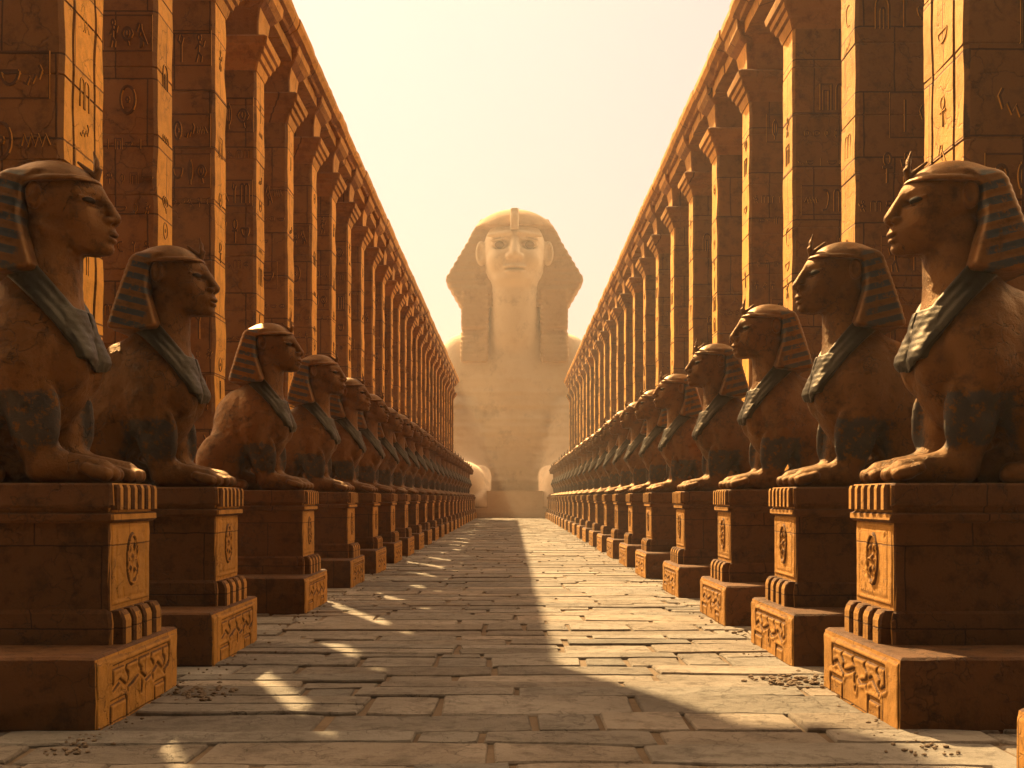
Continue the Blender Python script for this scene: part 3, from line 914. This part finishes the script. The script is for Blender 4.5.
    for s in range(7):
        x = rs.uniform(-0.3, 0.3); z = rs.uniform(0.95, 1.4)
        if math.hypot(x / 0.2, (z - 1.19) / 0.28) < 1: continue
        segs2 += poly([(x, z), (x + rs.uniform(-0.06, 0.06), z + rs.uniform(-0.08, 0.08))])
    def pan(u, v):
        d = min(seg_dist(u, v, s[0], s[1]) for s in segs2)
        edge = min(u + 0.47, 0.47 - u, v - 0.83, 1.495 - v)
        return (0.010 - 0.012 * math.exp(-(d / 0.012) ** 2) + 0.004 * noise.noise((u * 10, v * 10, 6))) * max(0, min(1, edge / 0.02)) - (0.006 if edge < 0.004 else 0)
    ms['panel'] = heightfield("plinth_panel", -0.47, 0.47, 0.83, 1.495, 60, 44, pan, lambda u, v, q: (q, u, v))
    return ms

PLINTH_PARTS = (('base_block', 'base_block'), ('foot_moulding', 'foot_moulding'), ('foot_blocks', 'foot_blocks'), ('shaft', 'shaft'), ('cap', 'cap'), ('fluting', 'fluting'), ('panel', 'panel'), ('emblem', 'emblem'), ('carved_frieze', 'carved_frieze'))

ORD = ["first", "second", "third", "fourth", "fifth", "sixth", "seventh", "eighth", "ninth", "tenth", "eleventh", "twelfth", "thirteenth", "fourteenth", "fifteenth", "sixteenth", "seventeenth", "eighteenth", "nineteenth", "twentieth",
       "twenty-first", "twenty-second", "twenty-third", "twenty-fourth", "twenty-fifth", "twenty-sixth", "twenty-seventh", "twenty-eighth", "twenty-ninth", "thirtieth", "thirty-first", "thirty-second", "thirty-third", "thirty-fourth", "thirty-fifth"]

# ================================================================== BUILD
build_ground()
build_path()

# ---- colossal sphinx at the end of the avenue
gb, gc, gu, ge = sculpt_giant()
GY = 111.5
giant = empty("colossal_sphinx", "colossal pale stone sphinx closing the far end of the avenue, facing the viewer", "statue", (0.25, GY, -0.03), R(-90))
link("body", gb, M['giant'], giant)
link("headcloth", gc, M['giant_cloth'], giant)
link("cobra_ornament", gu, M['giant'], giant)
for sgn in (1, -1):
    bm = bmesh.new(); bm.from_mesh(ge)
    bmesh.ops.delete(bm, geom=[v for v in bm.verts if v.co.y * sgn < 0], context='VERTS')
    me = bpy.data.meshes.new("giant_eye"); bm.to_mesh(me); bm.free()
    link("eye", me, M['giant_eye'], giant)
rng0 = random.Random(3)
plv = [rect_ring(-17.5, 14.0, -8.8, 8.8, z, 0.1, 0.03, rng0) for z in (0, 0.45, 0.86)]
link("base", mesh_from("giant_base", *loft(plv)), M['giant'], giant)
stp = [rect_ring(3.0, 13.3, -2.45, 2.45, z, 0.06, 0.02, rng0) for z in (0.84, 1.6, 2.35)]
link("altar_step", mesh_from("giant_step", *loft(stp)), M['giant'], giant)

# ---- the two colonnades
XC = 5.0
def pillar_row(side, y_first, period, count, depth, row):
    rz = 0.0 if side < 0 else math.pi
    sy = -1 if side < 0 else 1
    cap_prof = [(Z_CAP - 0.10, 0.012), (Z_CAP, 0.05), (Z_CAP + 0.07, 0.06), (Z_CAP + 0.10, 0.11), (Z_CAP + 0.19, 0.13), (Z_CAP + 0.22, 0.18), (Z_CAP + 0.31, 0.205), (Z_CAP + 0.34, 0.25), (Z_CAP + 0.46, 0.28), (Z_CAP + 0.50, 0.24)]
    imp_prof = [(Z_CAP + 0.49, 0.06), (Z_CAP + 0.85, 0.06), (Z_CAP + 1.10, 0.10), (Z_CAP + 1.22, 0.22)]
    brk_prof = [(Z_CAP + 1.20, 0.20), (Z_CAP + 1.34, 0.30), (Z_CAP + 1.66, 0.34)]
    sets = []
    th = 0.78
    for v in range(4):
        sets.append(with_signs("carved_shaft", shaft_mesh("pillar_shaft", depth, th, 20 + v + side), glyph_mesh("pillar_glyphs", depth, th, 40 + v * 7 + side, sy)))
    cap = profile_block("pillar_capital", depth, th, cap_prof, 2)
    imp = profile_block("pillar_impost", depth, th, imp_prof, 3)
    brk = profile_block("pillar_bracket", depth, th, brk_prof, 4)
    wide = with_signs("carved_pier", shaft_mesh("pier_shaft", depth + 0.3, 1.3, 77 + side, (-0.33, 0.33)), glyph_mesh("pier_glyphs", depth + 0.3, 1.3, 91 + side, sy))
    wcap = profile_block("pier_capital", depth + 0.3, 1.3, cap_prof, 2)
    wimp = profile_block("pier_impost", depth + 0.3, 1.3, imp_prof, 3)
    for i in range(count):
        y = y_first + period * i
        if i == 0:
            lab = f"thick square sandstone pier with vertical grooves at the front of the {row} colonnade"
            sh, cp, im = wide, wcap, wimp
        else:
            extra = "last" if i == count - 1 else ORD[i]
            lab = f"{extra} square orange sandstone pillar from the front of the {row} colonnade" if i < count - 1 else f"last square sandstone pillar of the {row} colonnade beside the colossal sphinx"
            sh, cp, im = sets[i % 4], cap, imp
        p = empty("stone_pillar", lab, "pillar", (side * XC, y, 0), rz, f"square pillars of the {row} colonnade")
        link("shaft", sh, M['pillar'], p)
        link("capital", cp, M['beam'], p)
        link("impost", im, M['beam'], p)
        if i > 0: link("bracket", brk, M['beam'], p)
    y_end = y_first + period * (count - 1) + 0.9
    e = empty("roof_lintel", f"long weathered sandstone roof beam resting on the pillars of the {row} colonnade", "lintel", (side * XC, 0, 0), rz)
    y0, y1 = y_first - 1.0, y_end
    if side > 0: y0, y1 = -y1, -y0
    sec = [(-depth - 0.1, 11.36), (0.16, 11.36), (0.18, 11.58), (-0.1, 11.60), (-depth - 0.1, 11.6)]
    o = beam_mesh("architrave_beam", y0, y1, sec, 5 + side)
    link("architrave", o, M['beam'], e)
    sec = [(-depth - 0.2, 11.59), (0.26, 11.59), (0.30, 11.64), (0.40, 11.70), (0.46, 11.82), (0.46, 11.95), (0.36, 11.99), (-depth - 0.2, 11.97)]
    link("cornice", beam_mesh("cornice_beam", y0, y1, sec, 15 + side), M['beam'], e)
pillar_row(-1, 13.3, 3.1, 28, 0.82, "left")
shade_block = empty("unseen_shade_block", "tall sandstone block added out of frame on the left roof beam to shade the near paving", "shade_block", (-XC, 0, 0), 0)  # added block above the frame, only there to shade the near paving
link("shade_wall", beam_mesh("shade_block_wall", 12.5, 23.4, [(-0.9, 11.97), (0.22, 11.97), (0.16, 16.8), (-0.9, 16.8)], 31), M['beam'], shade_block)
link("shade_coping", beam_mesh("shade_block_coping", 12.3, 23.6, [(-1.05, 16.79), (0.24, 16.79), (0.40, 17.2), (0.40, 17.5), (-1.05, 17.5)], 33), M['beam'], shade_block)
pillar_row(1, 13.2, 3.72, 24, 1.45, "right")

# ---- plinths and sphinxes
PERIOD = 3.93
def rows():
    rng_s = random.Random(12)
    body, head, collar, cobra, eye = sculpt_sphinx()
    for side, row, x_shaft, inset in ((-1, "left", -3.2, 0.16), (1, "right", 3.04, 0.21)):
        rz = 0.0 if side < 0 else math.pi
        mir = 1 if side < 0 else -1
        # the base block reaches further towards the camera than the shaft
        y_c = 9.55
        by0, by1 = 8.3 - y_c, 10.3 - y_c
        if side > 0: by0, by1 = -by1, -by0
        ms = build_plinth_meshes(inset, by0, by1)
        first_s = first_p = None
        start = 0 if side < 0 else -1
        for i in range(start, 23):
            nud = {-1: (0, -0.7, 0.5, 1.3, 1.4), 1: (0, -0.8, -1.1, -0.8, 0.0)}[side]
            y = y_c + PERIOD * i + (0 if i < 0 else nud[min(i, 4)])
            grp = f"carved plinths of the {row} row"
            n = i - start
            if side > 0 and i == -1:
                lab = "broad sandstone plinth cut off by the frame, in front of the whole right row"
            elif i == 0:
                lab = f"large carved plinth under the foremost whole sphinx of the {row} row"
            else:
                lab = f"carved sandstone plinth under the {ORD[i]} whole sphinx from the front of the {row} row"
            if i == 22: lab = f"last small carved plinth of the {row} row, next to the colossal sphinx"
            if first_p is None:
                first_p = empty("statue_plinth", lab, "plinth", (x_shaft, y, 0), rz, grp)
                for nm, key in PLINTH_PARTS:
                    o = link(nm, ms[key], M['plinth'], first_p, smooth=(key in ('emblem', 'carved_frieze', 'panel')))
            else:
                dup(first_p, (x_shaft, y, 0), rz, lab)
            if i < 0: continue
            if i == 0:
                lab = f"largest sphinx statue, foremost of the {row} row, with dark striped headcloth and blue leg band"
            elif i == 22:
                lab = f"last and smallest sphinx statue of the {row} row, next to the colossal sphinx"
            else:
                lab = f"{ORD[i]} sphinx statue from the front of the {row} row, upright on its plinth"
            loc = (x_shaft + (-side) * 0.10, y, 1.815)
            if first_s is None:
                first_s = empty("sphinx_statue", lab, "sphinx", loc, rz, f"sphinx statues of the {row} row")
                link("body", body, M['statue'], first_s)
                link("headcloth", head, M['nemes'], first_s)
                link("collar", collar, M['collar'], first_s)
                link("cobra_ornament", cobra, M['statue'], first_s)
                for em in eye: link("inlaid_eye", em, M['eye'], first_s)
            else:
                q = dup(first_s, loc, rz + R(rng_s.uniform(-1.3, 1.3)), lab)
                k = rng_s.uniform(0.975, 1.02); q.scale = (k, k * rng_s.uniform(0.98, 1.02), k)
rows()

# ---- loose pebbles lying in two worn spots of the paving
def pebbles(cx, cyy, n, seed, label):
    rng = random.Random(seed)
    bm = bmesh.new()
    for _ in range(n):
        r = rng.uniform(0.012, 0.035)
        x, y = cx + rng.gauss(0, 0.16), cyy + rng.gauss(0, 0.20)
        res = bmesh.ops.create_icosphere(bm, subdivisions=1, radius=r)
        for v in res['verts']:
            v.co *= rng.uniform(0.8, 1.2); v.co.z *= 0.6
            v.co += Vector((x, y, r * 0.35 + 0.005))
    me = bpy.data.meshes.new("pebbles"); bm.to_mesh(me); bm.free()
    o = link("pebbles", me, M['pebble'])
    o["kind"] = "stuff"; o["label"] = label
pebbles(-2.72, 9.9, 60, 1, "dark pebbles scattered on the paving beside the left front plinth")
pebbles(2.55, 10.5, 60, 2, "dark pebbles scattered on the paving beside the right front plinth")

def chips(seed):
    rng = random.Random(seed)
    V, F = [], []
    ico = bmesh.new(); bmesh.ops.create_icosphere(ico, subdivisions=1, radius=1.0)
    iv = [tuple(v.co) for v in ico.verts]; jf = [tuple(v.index for v in f.verts) for f in ico.faces]; ico.free()
    for _ in range(900):
        y = 7.5 + 60 * rng.random() ** 1.7
        side = rng.choice((-1, 1))
        x = side * (3.0 + 0.05 - abs(rng.gauss(0, 0.22))) - 0.08
        r = rng.uniform(0.006, 0.022) * (1.8 if rng.random() < 0.06 else 1)
        a = rng.uniform(0.6, 1.3); b = rng.uniform(0.6, 1.3); s0 = len(V)
        for q in iv: V.append((x + q[0] * r * a * rng.uniform(0.8, 1.2), y + q[1] * r * b, 0.008 + q[2] * r * 0.6))
        F.extend(tuple(i + s0 for i in f) for f in jf)
    o = link("gravel", mesh_from("gravel", V, F), M['pebble'])
    o["kind"] = "stuff"; o["label"] = "stone chips and grit gathered along the plinths"
chips(5)

# ------------------------------------------------------------------ haze: dusty evening air
hz = mesh_from("haze", *loft([[(-430, -70, z), (430, -70, z), (430, 650, z), (-430, 650, z)] for z in (-3.2, 36.0)]))
hm = bpy.data.materials.new("dusty_air"); hm.use_nodes = True
hn, hl = hm.node_tree.nodes, hm.node_tree.links
hn.remove(hn["Principled BSDF"])
vol = hn.new("ShaderNodeVolumePrincipled")
vol.inputs["Color"].default_value = (1.0, 0.93, 0.85, 1)
vol.inputs["Density"].default_value = 0.00095
vol.inputs["Anisotropy"].default_value = 0.6
hl.new(vol.outputs[0], hn["Material Output"].inputs["Volume"])
ho = link("haze", hz, hm)
ho["kind"] = "stuff"
ho["label"] = "warm dusty air"
